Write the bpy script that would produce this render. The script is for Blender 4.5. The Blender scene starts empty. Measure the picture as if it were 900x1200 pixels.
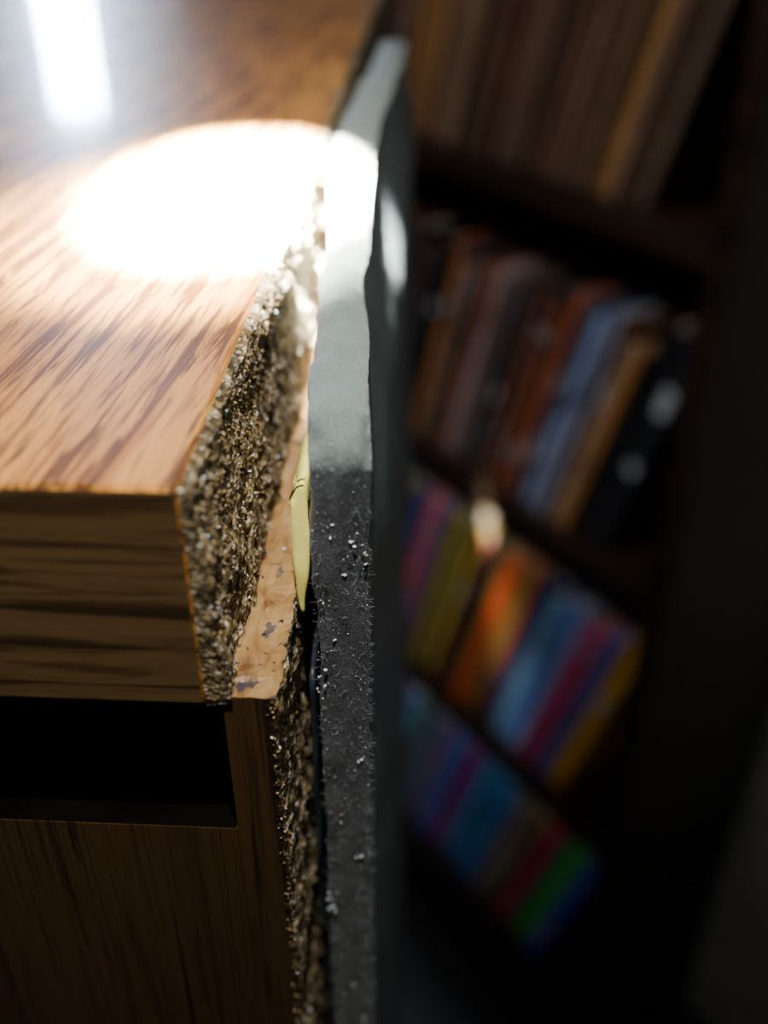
import bpy, bmesh, math, random
from mathutils import Matrix, Vector, noise
random.seed(7)
TH = math.radians(52.4)
TOPZ = 1.2
T = Matrix.Rotation(TH,4,'Z') @ Matrix.Translation((-.1845,-.6097,0))
T = Matrix.Translation((0,0,TOPZ)) @ T
col = bpy.context.scene.collection

# ---------------- node helpers ----------------
def newmat(name):
    m = bpy.data.materials.new(name); m.use_nodes=True
    nt=m.node_tree; b=nt.nodes['Principled BSDF']
    return m,nt,b
def ramp(nt,src,stops):
    r=nt.nodes.new('ShaderNodeValToRGB'); cr=r.color_ramp
    while len(cr.elements)<len(stops): cr.elements.new(.5)
    for e,(p,c) in zip(cr.elements,stops):
        e.position=p; e.color=(c[0],c[1],c[2],1) if hasattr(c,'__len__') else (c,c,c,1)
    nt.links.new(src,r.inputs[0]); return r.outputs[0]
def nz(nt,vec,scale,detail=3,rough=.5,dist=0):
    n=nt.nodes.new('ShaderNodeTexNoise'); n.inputs['Scale'].default_value=scale
    n.inputs['Detail'].default_value=detail; n.inputs['Roughness'].default_value=rough
    n.inputs['Distortion'].default_value=dist
    nt.links.new(vec,n.inputs['Vector']); return n.outputs[0]
def mapping(nt,scale=(1,1,1),rot=(0,0,0)):
    tc=nt.nodes.new('ShaderNodeTexCoord')
    r=nt.nodes.new('ShaderNodeMapping'); r.inputs['Rotation'].default_value=rot
    nt.links.new(tc.outputs['Object'],r.inputs['Vector'])
    m=nt.nodes.new('ShaderNodeMapping'); m.inputs['Scale'].default_value=scale
    nt.links.new(r.outputs[0],m.inputs['Vector']); return m.outputs[0]
def mixc(nt,fac,a,b,mode='MIX'):
    m=nt.nodes.new('ShaderNodeMix'); m.data_type='RGBA'; m.blend_type=mode
    if isinstance(fac,(int,float)): m.inputs[0].default_value=fac
    else: nt.links.new(fac,m.inputs[0])
    for v,i in ((a,6),(b,7)):
        if isinstance(v,tuple): m.inputs[i].default_value=(*v,1)
        else: nt.links.new(v,m.inputs[i])
    return m.outputs[2]
def bump(nt,b,h,strength=.3,dist=.0005):
    n=nt.nodes.new('ShaderNodeBump'); n.inputs['Strength'].default_value=strength; n.inputs['Distance'].default_value=dist
    nt.links.new(h,n.inputs['Height']); nt.links.new(n.outputs[0],b.inputs['Normal'])

def oak(name,axis,light,mid,dark,rough=.3,coat=.5,rotz=0,pore=.75,k=1.0,lo=.5,hi=.6,cr=.08,bs=.12,along=1.0,spec=.5):
    m,nt,b=newmat(name)
    s=[420*k]*3; s[axis]=26*k*along
    s2=[110*k]*3; s2[axis]=6*k*along
    s3=[900*k]*3; s3[axis]=55*k*along
    r=(0,0,rotz)
    a=nz(nt,mapping(nt,tuple(s),r),1,4,.65,.7)
    c=nz(nt,mapping(nt,tuple(s2),r),1,3,.6,1.2)
    p=nz(nt,mapping(nt,tuple(s3),r),1,3,.6,.3)
    base=ramp(nt,c,[(.3,mid),(.5,light),(.7,mid)])
    streak=ramp(nt,a,[(lo,0.),(hi,1.)])
    colr=mixc(nt,streak,base,mixc(nt,.88,base,dark))
    pr=ramp(nt,p,[(.53,0.),(.62,pore)])
    colr=mixc(nt,pr,colr,mixc(nt,.8,base,dark))
    nt.links.new(colr,b.inputs['Base Color'])
    b.inputs['Roughness'].default_value=rough
    b.inputs['Specular IOR Level'].default_value=spec
    b.inputs['Coat Weight'].default_value=coat; b.inputs['Coat Roughness'].default_value=cr
    bump(nt,b,a,bs,.0003)
    return m
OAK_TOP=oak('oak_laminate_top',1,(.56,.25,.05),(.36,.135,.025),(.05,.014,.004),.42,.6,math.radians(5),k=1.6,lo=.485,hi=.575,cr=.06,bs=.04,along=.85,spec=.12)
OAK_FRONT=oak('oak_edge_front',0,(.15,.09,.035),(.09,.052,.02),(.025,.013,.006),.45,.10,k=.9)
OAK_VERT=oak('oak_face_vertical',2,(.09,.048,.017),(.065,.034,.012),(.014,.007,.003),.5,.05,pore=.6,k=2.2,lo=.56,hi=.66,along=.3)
DARKWOOD=oak('walnut_bookcase',0,(.035,.018,.01),(.022,.012,.007),(.01,.006,.004),.45,.1,k=.12)

def simple(name,c,rough=.6,sc=None,var=.4,b_str=0,spec=.5):
    m,nt,b=newmat(name)
    v=nz(nt,mapping(nt),sc or 50,4,.6)
    dk=tuple(x*(1-var) for x in c); lt=tuple(min(1,x*(1+var)) for x in c)
    nt.links.new(ramp(nt,v,[(.3,dk),(.7,lt)]),b.inputs['Base Color'])
    b.inputs['Roughness'].default_value=rough
    b.inputs['Specular IOR Level'].default_value=spec
    if b_str: bump(nt,b,v,b_str,.0005)
    return m
def particle(name):
    m,nt,b=newmat(name)
    vo=nt.nodes.new('ShaderNodeTexVoronoi'); vo.inputs['Scale'].default_value=1
    nt.links.new(mapping(nt,(2300,1900,2700)),vo.inputs['Vector'])
    sep=nt.nodes.new('ShaderNodeSeparateColor'); nt.links.new(vo.outputs['Color'],sep.inputs[0])
    c=ramp(nt,sep.outputs[0],[(0,(.05,.034,.016)),(.3,(.13,.09,.04)),(.55,(.25,.18,.08)),(.8,(.36,.28,.15)),(1,(.6,.58,.5))])
    n=nz(nt,mapping(nt),420,3,.6)
    c=mixc(nt,ramp(nt,n,[(.40,.8),(.54,0.)]),c,(.03,.021,.012))
    nt.links.new(c,b.inputs['Base Color']); b.inputs['Roughness'].default_value=.9; b.inputs['Specular IOR Level'].default_value=.15
    bump(nt,b,vo.outputs['Distance'],.5,.0004)
    return m
PART=particle('raw_particleboard')
CH=[simple('chip_pale',(.36,.28,.15),.85,900,spec=.1),simple('chip_tan',(.24,.155,.065),.85,900,spec=.1),simple('chip_dark',(.045,.03,.016),.9,900,spec=.1),
    simple('chip_white',(.75,.82,.9),.35,900,.15),simple('chip_blue',(.04,.05,.11),.5,900)]
LEDGE,nt,b=newmat('torn_laminate_ledge')
n=nz(nt,mapping(nt,(1,.35,1)),380,4,.6,.5)
c=ramp(nt,n,[(.30,(.07,.026,.008)),(.42,(.26,.13,.04)),(.6,(.37,.22,.08)),(.75,(.45,.32,.14))])
n2=nz(nt,mapping(nt),330,3,.6)
c=mixc(nt,ramp(nt,n2,[(.61,0.),(.65,.8)]),c,(.025,.03,.05))
nt.links.new(c,b.inputs['Base Color']); b.inputs['Roughness'].default_value=.45; bump(nt,b,n,.5,.0006)

FOAM,nt,b=newmat('grey_foam_core')
n=nz(nt,mapping(nt),3600,4,.7); n2=nz(nt,mapping(nt),160,3,.5)
c=ramp(nt,n,[(.36,(.02,.023,.026)),(.55,(.045,.05,.055)),(.70,(.18,.2,.21))])
c=mixc(nt,ramp(nt,n2,[(.35,0.),(.7,.35)]),c,(.07,.08,.086))
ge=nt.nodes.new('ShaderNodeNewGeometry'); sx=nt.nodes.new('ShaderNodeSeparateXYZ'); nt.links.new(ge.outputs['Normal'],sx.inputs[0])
c=mixc(nt,ramp(nt,sx.outputs[2],[(.15,0.),(.75,.85)]),c,mixc(nt,ramp(nt,n,[(.35,0.),(.7,1.)]),(.12,.15,.14),(.19,.24,.225)))  # up-facing foam mixed lighter, spill light painted into the colour
nt.links.new(c,b.inputs['Base Color']); b.inputs['Roughness'].default_value=.95; b.inputs['Specular IOR Level'].default_value=.2
b.inputs['Sheen Weight'].default_value=.3; b.inputs['Sheen Roughness'].default_value=.5
bump(nt,b,n,.5,.0003)
SKIN=simple('grey_vinyl_skin',(.10,.13,.135),.45,120,.25,.1)
GASK=simple('black_rubber',(.025,.034,.042),.4,300,.4,.2)
YEL=simple('gap_light_yellow',(.95,.82,.2),.5,200,.15,.3)  # bright yellow stands for light falling through the gap
BLACK=simple('cavity_painted_shade',(.003,.002,.0015),.95,100,spec=.02)  # near-black colour paints the shade inside the notch

# ---------------- mesh helpers ----------------
def addobj(name,me,parent=None,M=None):
    o=bpy.data.objects.new(name,me); col.objects.link(o)
    if parent: o.parent=parent
    elif M is not None: o.matrix_world=M
    return o
def empty(name,M):
    e=bpy.data.objects.new(name,None); col.objects.link(e); e.empty_display_size=.05; e.matrix_world=M; return e
def lin(a,b,n): return [a+(b-a)*i/n for i in range(n+1)]
def gridbox(name,xs,ys,zs,mats,facemat=None,warp=None,parent=None,smooth=False,bevel=0):
    verts=[];V={};faces=[];mi=[]
    facemat=facemat or {}
    def v(x,y,z):
        k=(x,y,z)
        if k not in V:
            p=Vector(k)
            if warp: p=warp(p)
            V[k]=len(verts); verts.append(p)
        return V[k]
    def patch(A,B,fn,side,flip):
        m_=facemat.get(side,0)
        for i in range(len(A)-1):
            for j in range(len(B)-1):
                q=[fn(A[i],B[j]),fn(A[i+1],B[j]),fn(A[i+1],B[j+1]),fn(A[i],B[j+1])]
                if flip: q.reverse()
                faces.append(q); mi.append(m_)
    patch(ys,zs,lambda a,b:v(xs[-1],a,b),'+x',False)
    patch(ys,zs,lambda a,b:v(xs[0],a,b),'-x',True)
    patch(xs,zs,lambda a,b:v(a,ys[0],b),'-y',False)
    patch(xs,zs,lambda a,b:v(a,ys[-1],b),'+y',True)
    patch(xs,ys,lambda a,b:v(a,b,zs[-1]),'+z',False)
    patch(xs,ys,lambda a,b:v(a,b,zs[0]),'-z',True)
    me=bpy.data.meshes.new(name); me.from_pydata(verts,[],faces)
    for m in mats: me.materials.append(m)
    me.polygons.foreach_set('material_index',mi)
    me.polygons.foreach_set('use_smooth',[smooth]*len(mi)); me.update()
    o=addobj(name,me,parent)
    if bevel:
        md=o.modifiers.new('bevel','BEVEL'); md.width=bevel; md.segments=3; md.limit_method='ANGLE'; md.angle_limit=math.radians(50)
    return o
def box(name,x0,x1,y0,y1,z0,z1,mat,parent=None,bevel=0,facemat=None):
    mats=mat if isinstance(mat,list) else [mat]
    return gridbox(name,[x0,x1],[y0,y1],[z0,z1],mats,facemat,None,parent,False,bevel)

# ---------------- cabinet ----------------
cab=empty('oak_cabinet',T)
XE=-.0193; YF=.0696; TB=-.025; XS=-.0140
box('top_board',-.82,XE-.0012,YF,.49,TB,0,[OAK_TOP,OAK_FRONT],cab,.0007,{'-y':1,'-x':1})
def fine(a,b,s): return lin(a,b,max(1,int(abs(b-a)/s)))
def wpart(p):
    if p.x>XE-.0006:
        n=noise.noise(Vector((p.x,p.y,p.z))*900)*.0005+noise.noise(Vector((p.x,p.y,p.z))*2600)*.0003
        low=max(0,(-p.z-.006)/.019)
        p=p+Vector((n+noise.noise(Vector((0,p.y,p.z))*160)*.0007+low*.0009-.0004*(1-low),noise.noise(p*1100)*.0002,0))
        if p.z>-.0006: p.z-=.0004+abs(noise.noise(Vector((0,p.y*700,0))))*.0008
    elif p.z>-.0001: p.z-=.0002
    return p
gridbox('raw_particleboard_edge',[XE-.0013,XE],fine(YF+.0003,.29,.0005),fine(TB,0,.0005),[PART],None,wpart,cab)
box('top_board_rear_core',XE-.0013,XE-.0002,.29,.489,TB,-.0003,PART,cab)
def wside(p):
    if p.x>XS-.0006 :
        n=noise.noise(p*700)*.0006+noise.noise(p*2200)*.0003+noise.noise(p*120)*.0006
        p=p+Vector((n,noise.noise(p*800)*.0003,0))
    if p.z>-.0245 : p=p+Vector((0,0,noise.noise(p*500)*.0006))
    return p
zsd=lin(-1.2,-.5,4)+lin(-.48,-.2,20)+fine(-.199,-.0240,.0006)
ysd=fine(YF+.0006,.13,.0007)+[.2,.3,.489]
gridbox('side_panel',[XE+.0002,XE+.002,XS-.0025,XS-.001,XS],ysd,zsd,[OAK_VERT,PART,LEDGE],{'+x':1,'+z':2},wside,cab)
box('front_panel',-.80,XE+.0002,YF+.0006,.088,-1.12,-.0433,[OAK_VERT,BLACK],cab,.0003,{'+z':1})  # top face takes the painted notch shade
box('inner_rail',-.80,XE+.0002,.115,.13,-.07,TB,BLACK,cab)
box('notch_shade_liner',XE-.0006,XE+.0003,.0715,.114,-.0432,TB-.0001,BLACK,cab)  # thin black sheet, stands for shade on the notch side
box('plinth',-.79,XE,.10,.47,-1.2,-1.12,OAK_VERT,cab)
box('left_side_panel',-.815,-.80,YF+.0006,.489,-1.2,TB,OAK_VERT,cab)
box('back_panel',-.80,XE,.48,.488,-1.12,TB,OAK_VERT,cab)
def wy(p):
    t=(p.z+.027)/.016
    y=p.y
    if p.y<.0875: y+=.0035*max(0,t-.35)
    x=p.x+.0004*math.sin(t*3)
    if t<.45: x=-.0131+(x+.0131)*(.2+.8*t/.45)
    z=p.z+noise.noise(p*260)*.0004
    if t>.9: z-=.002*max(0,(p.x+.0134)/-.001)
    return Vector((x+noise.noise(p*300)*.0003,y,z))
gridbox('gap_light_strip',lin(-.0144,-.0126,4),fine(.0862,.100,.001),fine(-.027,-.011,.001),[YEL],None,wy,cab,True)  # added strip, its colour stands for the lit surface in the gap

# chips
PHI=(1+5**.5)/2
IV=[Vector(v).normalized() for v in [(-1,PHI,0),(1,PHI,0),(-1,-PHI,0),(1,-PHI,0),(0,-1,PHI),(0,1,PHI),(0,-1,-PHI),(0,1,-PHI),(PHI,0,-1),(PHI,0,1),(-PHI,0,-1),(-PHI,0,1)]]
IF=[(0,11,5),(0,5,1),(0,1,7),(0,7,10),(0,10,11),(1,5,9),(5,11,4),(11,10,2),(10,7,6),(7,1,8),(3,9,4),(3,4,2),(3,2,6),(3,6,8),(3,8,9),(4,9,5),(2,4,11),(6,2,10),(8,6,7),(9,8,1)]
def chips(name,count,fn,parent,weights,smin=.00025,smax=.0008):
    vs=[];fs=[];mi=[]
    for i in range(count):
        p=Vector(fn()); s=random.uniform(smin,smax)
        R=(Matrix.Rotation(random.uniform(0,6.28),3,'Z')@Matrix.Rotation(random.uniform(0,6.28),3,'X'))@Matrix.Diagonal((s*.6,s*.6*random.uniform(.4,.9),s*.6*random.uniform(.15,.6)))
        m_=random.choices(range(5),weights)[0]; o=len(vs)
        for v in IV: vs.append(p+R@v+Vector([random.uniform(-1,1)*s*.1 for _ in range(3)]))
        for f in IF: fs.append([a+o for a in f]); mi.append(m_)
    me=bpy.data.meshes.new(name); me.from_pydata(vs,[],fs)
    for m in CH: me.materials.append(m)
    me.polygons.foreach_set('material_index',mi); me.update()
    return addobj(name,me,parent)
def f1():
    y=YF+.0004+(random.random()**1.3)*.12; z=random.uniform(TB,-.0010)
    low=max(0,(-z-.006)/.019)
    return (XE+low*.0009-.0002+random.uniform(-.0005,.0002)+noise.noise(Vector((0,y,z))*160)*.0007,y,z)
chips('wood_chips_edge',5200,f1,cab,[4,7,3.5,1.0,.05],.00013,.00044)
chips('wood_chips_side',4600,lambda:(XS-.0001+random.uniform(-.0005,.0002),YF+.0005+random.random()*.035,random.uniform(-.16,-.0245)),cab,[4,7,3.5,.3,0],.00013,.00044)
chips('wood_chips_front_rim',200,lambda:(XS+random.uniform(-.0008,.0001),YF+.0006,random.uniform(-.16,-.0245)),cab,[3,5,4,.5,0],.0002,.0004)
chips('wood_chips_ledge',24,lambda:(random.uniform(XE+.0005,XS),random.uniform(YF+.003,.1),-.0239),cab,[3,3,2,.6,.5],.0003,.0005)

# ---------------- peeling edge panel ----------------
pan=empty('peeling_edge_panel',T)
KY=[.0,.0795,.0845,.1225,.184,.282,.4]
KI=[-.0112,-.0112,-.0116,-.0137,-.0180,-.0150,-.015]
KO=[-.0053,-.0053,-.0055,-.0083,-.0107,-.0082,-.0082]
def itp(K,y):
    for i in range(len(KY)-1):
        if KY[i]<=y<=KY[i+1]:
            t=(y-KY[i])/(KY[i+1]-KY[i]); t=t*t*(3-2*t) if KY[i+1]-KY[i]>.02 else t
            return K[i]+(K[i+1]-K[i])*t
    return K[-1]
def sm(t): t=max(0,min(1,t)); return t*t*(3-2*t)
def wslab(p):
    y=p.y; t=p.x; z=p.z
    xi=itp(KI,y); xo=itp(KO,y)
    deep=sm(-z/.03)
    xo2=xo*(1-deep)+(-.0056)*deep
    inn=-.0110-.0008*sm((y-.085)/.02)
    xi2=xi*(1-deep)+inn*deep
    x=xi2+(xo2-xi2)*t
    e=Vector((x,y,z))
    x+=noise.noise(Vector((t*.5,y*70,z*70)))*.0005+noise.noise(e*900)*.00010
    if t<.5: x+=noise.noise(Vector((3,y*200,z*300)))*.0003
    f=max(0,1-(y-.0805)/.005)
    g=max(0,1+z/.005)
    z2=z
    if z>-.02:
        z2+=-.0022*f*f*g + noise.noise(Vector((t*2,y*260,0)))*.0006*g -.0008*(2*t-1)**2*g
        if .125<y<.17 and t>.5: z2-=.003*abs(noise.noise(Vector((0,y*500,5))))*g
        if t>.9 and y<.084: z2-=.0012*g
    y2=y+.0016*g*g*f
    if f>0: y2+=f*(noise.noise(Vector((t*3,0,z*150)))*.0004+noise.noise(Vector((t*9,1,z*1500)))*.0001+.0005*(2*t-1)**2)
    return Vector((x,y2,z2))
zs=lin(-1.2,-.4,8)+fine(-.38,-.18,.005)+fine(-.179,-.03,.0006)+fine(-.0294,0,.0005)
ys=fine(.0805,.13,.0006)+fine(.131,.285,.0015)
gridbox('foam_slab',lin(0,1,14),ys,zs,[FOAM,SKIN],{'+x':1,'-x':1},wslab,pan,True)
def wg(p):
    return p+Vector((noise.noise(Vector((0,p.y*100,p.z*80)))*.0007,noise.noise(Vector((1,0,p.z*100)))*.001,0))
gridbox('rubber_gasket',[-.0128,-.0122],lin(.084,.16,40),lin(-1.2,-.3,4)+lin(-.29,-.034,90),[GASK],None,wg,pan,True)
pts=[(-.0062,-.0118),(-.0068,-.0135),(-.0090,-.0120),(-.0102,-.021),(-.0106,-.031),(-.0108,-.0335),(-.0075,-.016),(-.0108,-.069),(-.0108,-.0715),(-.0090,-.088),(-.0085,-.0885),(-.0095,-.0265),(-.0058,-.0145),(-.0070,-.044),(-.0095,-.054),(-.007,-.062),(-.0065,-.098)]
k=[0]
def f2():
    a=pts[k[0]//3%len(pts)]; k[0]+=1
    return (a[0]+random.uniform(-.0005,.0005),.0805,a[1]+random.uniform(-.0014,.0014))
chips('white_debris',51,f2,pan,[1,0,0,6,0],.00018,.00042)
chips('fine_dust',1700,lambda:(random.uniform(-.011,-.0056),.0805+random.uniform(-.0001,.0003),random.uniform(-.16,-.004)),pan,[1,0,2,4,0],.00005,.00013)
cu=bpy.data.curves.new('loose_fibres','CURVE'); cu.dimensions='3D'; cu.bevel_depth=.000013
for i in range(1800):
    r_=random.random()
    z=random.uniform(-.17,-.008); y=.0807+random.random()*.0012
    if r_<.4: x=-.0057; d=1
    elif r_<.5: x=-.0109; d=-1
    else: x=random.uniform(-.0109,-.0057); d=random.choice([-1,1])
    s=cu.splines.new('POLY'); s.points.add(3); L_=random.uniform(.0003,.0009)
    ang=random.uniform(-1.2,1.2); out=random.uniform(0,.0005) if r_>.5 else .0001
    for j in range(4):
        t=j/3
        s.points[j].co=(x+d*L_*t*math.cos(ang),(y if r_<.5 else .0812)-out*t*2.5*(1-.4*t)-(.0005 if r_>=.5 else 0),z+L_*t*math.sin(ang)+L_*.3*t*t,1)
fo=addobj('loose_fibres',cu,pan); cu.materials.append(simple('fibre_grey',(.19,.21,.22),.8,900))

# ---------------- bookcase (room frame) ----------------
ZC=TOPZ+.0454
bc=empty('bookcase',Matrix.Identity(4))
L=.78; D=.20; tt=.02
ztop=ZC+.10
box('top_panel',-L,.0,-.005,D,ztop-.022,ztop,[DARKWOOD],bc,.002)
box('right_side',-tt,0,0,D,0,ztop-.022,DARKWOOD,bc,.001)
box('left_side',-L,-L+tt,0,D,0,ztop-.022,DARKWOOD,bc,.001)
box('back_board',-L+tt,-tt,D-.008,D,.05,ztop-.022,DARKWOOD,bc)
shz=[ZC-.50,ZC-.80,ZC-1.085,ZC-.215]
for i,z in enumerate(shz): box('shelf_%d'%(i+1),-L+tt,-tt,.004,D-.008,z-.02,z,DARKWOOD,bc,.001)
box('kickboard',-L+tt,-tt,.02,.035,0,shz[2]-.02,DARKWOOD,bc)

bookmats={}
def bm_(c):
    if c not in bookmats: bookmats[c]=simple('book_cover_%02d'%len(bookmats),c,.34,30,.18)
    return bookmats[c]
PAGES=simple('book_pages',(.26,.22,.17),.8,400,.1)
LABEL=simple('spine_label',(.5,.53,.58),.3,60,.2)
LAB2=simple('spine_label_dark',(.04,.04,.05),.35,60,.2)
def row(name,zshelf,H,cols,lean=17,lab=3,start=0.):
    e=math.radians(lean)
    mats=[PAGES,LABEL,LAB2]; bm=bmesh.new()
    h0=H[0]; x=-tt-.002-h0*math.sin(e)-start
    i=0
    while x> -L+tt+.06:
        c=cols[i] if i<len(cols) else random.choice(cols)
        w=c[3]*random.uniform(.92,1.08); m=bm_(c[:3])
        if m not in mats: mats.append(m)
        mi=mats.index(m); h=h0 if i==0 else random.uniform(min(H),max(H))
        dep=random.uniform(.14,.155); y0=.012+random.uniform(0,.012)
        R=Matrix.Translation((x,0,zshelf+.0005))@Matrix.Rotation(e,4,'Y')
        def bx(x0,x1,ya,yb,za,zb,k,bev=0):
            r=bmesh.ops.create_cube(bm,size=1,matrix=Matrix.Translation(((x0+x1)/2,(ya+yb)/2,(za+zb)/2))@Matrix.Diagonal((x1-x0,yb-ya,zb-za,1)))
            fs={f for v in r['verts'] for f in v.link_faces}
            for f in fs:f.material_index=k
            vs=r['verts']
            if bev:
                eds=[ed for ed in {ed for v in vs for ed in v.link_edges} if all(abs(v.co.y-ya)<1e-6 for v in ed.verts) and abs(ed.verts[0].co.x-ed.verts[1].co.x)<1e-6]
                rr=bmesh.ops.bevel(bm,geom=eds,offset=bev,segments=3,affect='EDGES',profile=.5)
                vs=list({v for v in vs if v.is_valid}|set(rr['verts']))
                for f in {f for v in vs for f in v.link_faces}: f.material_index=k
            return vs
        g=.0005; allv=[]
        allv+=bx(-w+g,-g,y0,y0+.006,0,h,mi,min(.003,w*.3))
        allv+=bx(-w+g,-w+g+.0018,y0+.006,y0+dep,0,h,mi)
        allv+=bx(-g-.0018,-g,y0+.006,y0+dep,0,h,mi)
        allv+=bx(-w+g+.0018,-g-.0018,y0+.006,y0+dep-.004,.003,h-.003,0)
        for b_ in range(random.randint(0,lab) if lab else 0):
            zb=random.uniform(.06,.88)*h; lh=random.uniform(.006,.03)
            zb=min(zb,h-lh-.006)
            allv+=bx(-w+g+w*.25,-g-w*.25,y0-.0004,y0+.002,zb,zb+lh,random.choice([1,2]))
        bmesh.ops.transform(bm,matrix=R,verts=list(set(allv)))
        x-=w/math.cos(e); i+=1
    me=bpy.data.meshes.new(name); bm.to_mesh(me); bm.free()
    for m in mats: me.materials.append(m)
    addobj(name,me,None,M=Matrix.Identity(4))
r0=[(.14,.10,.07,.014),(.12,.07,.045,.012),(.24,.15,.1,.012),(.5,.24,.06,.008),(.14,.08,.05,.010),(.2,.12,.075,.012),(.1,.06,.04,.010),(.22,.13,.085,.010),(.12,.07,.05,.010),(.2,.11,.07,.010),(.08,.05,.035,.010),(.17,.10,.065,.012),(.11,.065,.045,.01),(.2,.12,.08,.01)]
r1=[(.02,.022,.03,.022),(.015,.015,.018,.018),(.5,.22,.06,.012),(.5,.42,.36,.006),(.16,.07,.035,.010),(.42,.44,.55,.008),(.10,.12,.25,.010),(.38,.48,.75,.011),(.06,.08,.14,.008),(.5,.12,.04,.008),(.12,.06,.05,.010),(.5,.14,.04,.007),(.05,.04,.04,.010),(.3,.14,.08,.006),(.3,.06,.04,.010),(.05,.05,.05,.010),(.5,.28,.2,.006),(.08,.1,.14,.010),(.25,.10,.05,.010),(.5,.52,.6,.007),(.35,.10,.04,.010),(.06,.05,.05,.012),(.4,.2,.1,.008)]
r2=[(.95,.45,.02,.02),(.14,.16,.6,.011),(.30,.2,.6,.010),(.7,.05,.13,.012),(.35,.10,.35,.011),(.25,.38,.7,.012),(.05,.13,.5,.014),(.18,.34,.48,.012),(.03,.04,.16,.014),(.08,.05,.05,.010),(.5,.13,.04,.010),(.22,.22,.05,.012),(.85,.10,.03,.014),(.34,.36,.08,.012),(.06,.035,.025,.014),(.25,.08,.04,.012),(.85,.75,.04,.012),(.15,.1,.08,.013),(.7,.6,.06,.01),(.1,.08,.07,.014)]
r3=[(.08,.12,.7,.022),(.08,.65,.05,.022),(.05,.22,.18,.012),(1,.03,.07,.014),(.15,.1,.07,.012),(.8,.65,.35,.010),(.2,.16,.15,.012),(.8,.65,.35,.01),(.05,.13,.65,.018),(.06,.55,.9,.014),(.06,.1,.55,.018),(.08,.6,.8,.012),(.2,.1,.7,.016),(.6,.08,.3,.012),(.08,.15,.75,.02),(.08,.3,.5,.015)]
row('row_of_books',shz[0],(.218,.19),r1)
row('row_of_books',shz[1],(.245,.225),r2,lab=1)
row('row_of_books',shz[2],(.235,.215),r3,lab=1)
row('row_of_books',shz[3],(.235,.225),r0,lab=0,start=.0)

# ---------------- room ----------------
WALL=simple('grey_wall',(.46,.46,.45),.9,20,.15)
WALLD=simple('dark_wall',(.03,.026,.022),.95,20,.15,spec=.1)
CARP=simple('dark_carpet',(.03,.03,.032),.95,260,.5,.6)
CEIL=simple('ceiling_paint',(.06,.055,.05),.9,20,.05)
x0,x1,y0,y1=-1.6,1.6,-2.3,.212
box('floor',x0,x1,y0,y1,-.05,0,CARP)
box('ceiling',x0,x1,y0,y1,2.45,2.5,CEIL)
gridbox('wall_back',[x0,-.1,x1],[y1,y1+.05],[0,2.45],[WALL])
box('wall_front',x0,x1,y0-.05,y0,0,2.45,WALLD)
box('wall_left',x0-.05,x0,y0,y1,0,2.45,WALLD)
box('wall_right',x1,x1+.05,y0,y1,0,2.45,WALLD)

# added floor lamp, out of view, makes the streak on the cabinet top
fl=empty('added_floor_lamp',Matrix.Translation((-1.28,.045,0)))
SH,nt,b=newmat('glowing_shade'); b.inputs['Base Color'].default_value=(.9,.93,1,1)
b.inputs['Emission Color'].default_value=(.62,.78,1,1); b.inputs['Emission Strength'].default_value=230
MET=simple('lamp_metal',(.3,.3,.3),.3,40,.1); 
def cyl(name,r,z0,z1,mat,parent,r2=None):
    bm=bmesh.new(); bmesh.ops.create_cone(bm,cap_ends=True,segments=40,radius1=r,radius2=r2 if r2 else r,depth=z1-z0,matrix=Matrix.Translation((0,0,(z0+z1)/2)))
    for f in bm.faces: f.smooth=len(f.verts)==4
    me=bpy.data.meshes.new(name); bm.to_mesh(me); bm.free(); me.materials.append(mat); return addobj(name,me,parent)
cyl('base',.11,0,.02,MET,fl,.1); cyl('pole',.01,.02,1.22,MET,fl)
cyl('shade',.034,1.22,1.52,SH,fl); cyl('cap',.02,1.52,1.54,MET,fl)
CURT=simple('brown_curtain_cloth',(.02,.015,.012),.95,60,.2,spec=.05)
def wc(p): return p+Vector((0,.006*math.sin(p.x*130)+.003*math.sin(p.x*61+1),0)) if p.y<.21 else p
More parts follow.
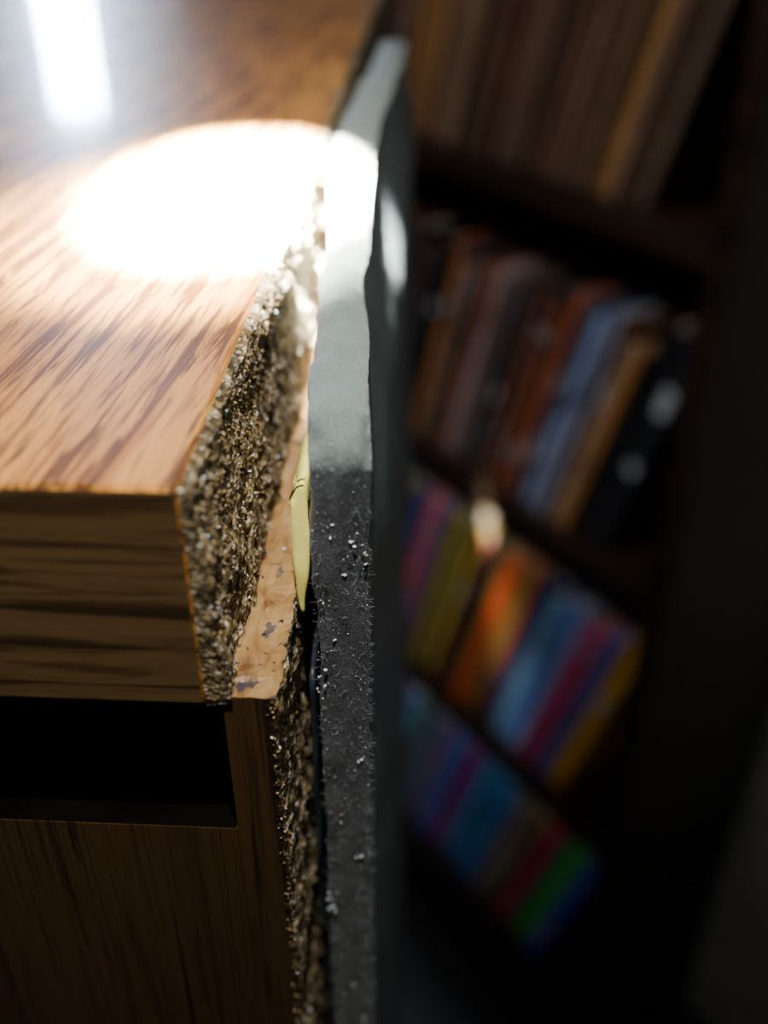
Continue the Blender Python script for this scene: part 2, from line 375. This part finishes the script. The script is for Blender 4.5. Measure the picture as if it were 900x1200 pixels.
gridbox('curtain',lin(-1.59,-.80,160),[.185,.198],lin(.04,2.4,4),[CURT],None,wc,None,True)

# ---------------- lights ----------------
def light(name,kind,loc,target,energy,color,cabf=True,**kw):
    ld=bpy.data.lights.new(name,kind); ld.energy=energy; ld.color=color
    for k_,v_ in kw.items(): setattr(ld,k_,v_)
    o=bpy.data.objects.new(name,ld); col.objects.link(o)
    loc=Vector(loc); tg=Vector(target)
    q=(tg-loc).to_track_quat('-Z','Y').to_matrix().to_4x4()
    M=Matrix.Translation(loc)@q
    o.matrix_world=(T@M) if cabf else M
    return o
light('flashlight_beam','SPOT',(-.028,-.015,.130),(-.0312,.150,0),5200,(1,.985,.92),spot_size=math.radians(12.3),spot_blend=.4,shadow_soft_size=.003)
light('flashlight_halo','SPOT',(-.028,-.0,.145),(-.033,.140,0),150,(1,.97,.88),spot_size=math.radians(19),spot_blend=1,shadow_soft_size=.003)
light('flashlight_spill','SPOT',(-.004,.03,.19),(-.025,.13,0),3.8,(1,.96,.9),spot_size=math.radians(64),spot_blend=1,shadow_soft_size=.004)
light('phone_light','POINT',(.045,-.02,.10),(0,0,0),.05,(1,.97,.92),shadow_soft_size=.004)
light('ceiling_light','AREA',(-.1,-1.0,2.3),(-.3,.1,.6),11.5,(1,.97,.95),False,size=.3)
w=bpy.data.worlds.new('World'); bpy.context.scene.world=w; w.use_nodes=True
w.node_tree.nodes['Background'].inputs[0].default_value=(.3,.35,.45,1); w.node_tree.nodes['Background'].inputs[1].default_value=.05

# ---------------- camera ----------------
cd=bpy.data.cameras.new('camera'); cam=bpy.data.objects.new('camera',cd); col.objects.link(cam)
cd.sensor_fit='VERTICAL'; cd.sensor_height=36; cd.sensor_width=27; cd.lens=35.6; cd.clip_start=.001; cd.clip_end=50
cd.dof.use_dof=True; cd.dof.focus_distance=.106; cd.dof.aperture_fstop=11
cam.matrix_world=T@Matrix.Translation((0,0,.0454))@Matrix.Rotation(math.radians(2.8),4,'Z')@Matrix.Rotation(math.radians(56),4,'X')
bpy.context.scene.camera=cam
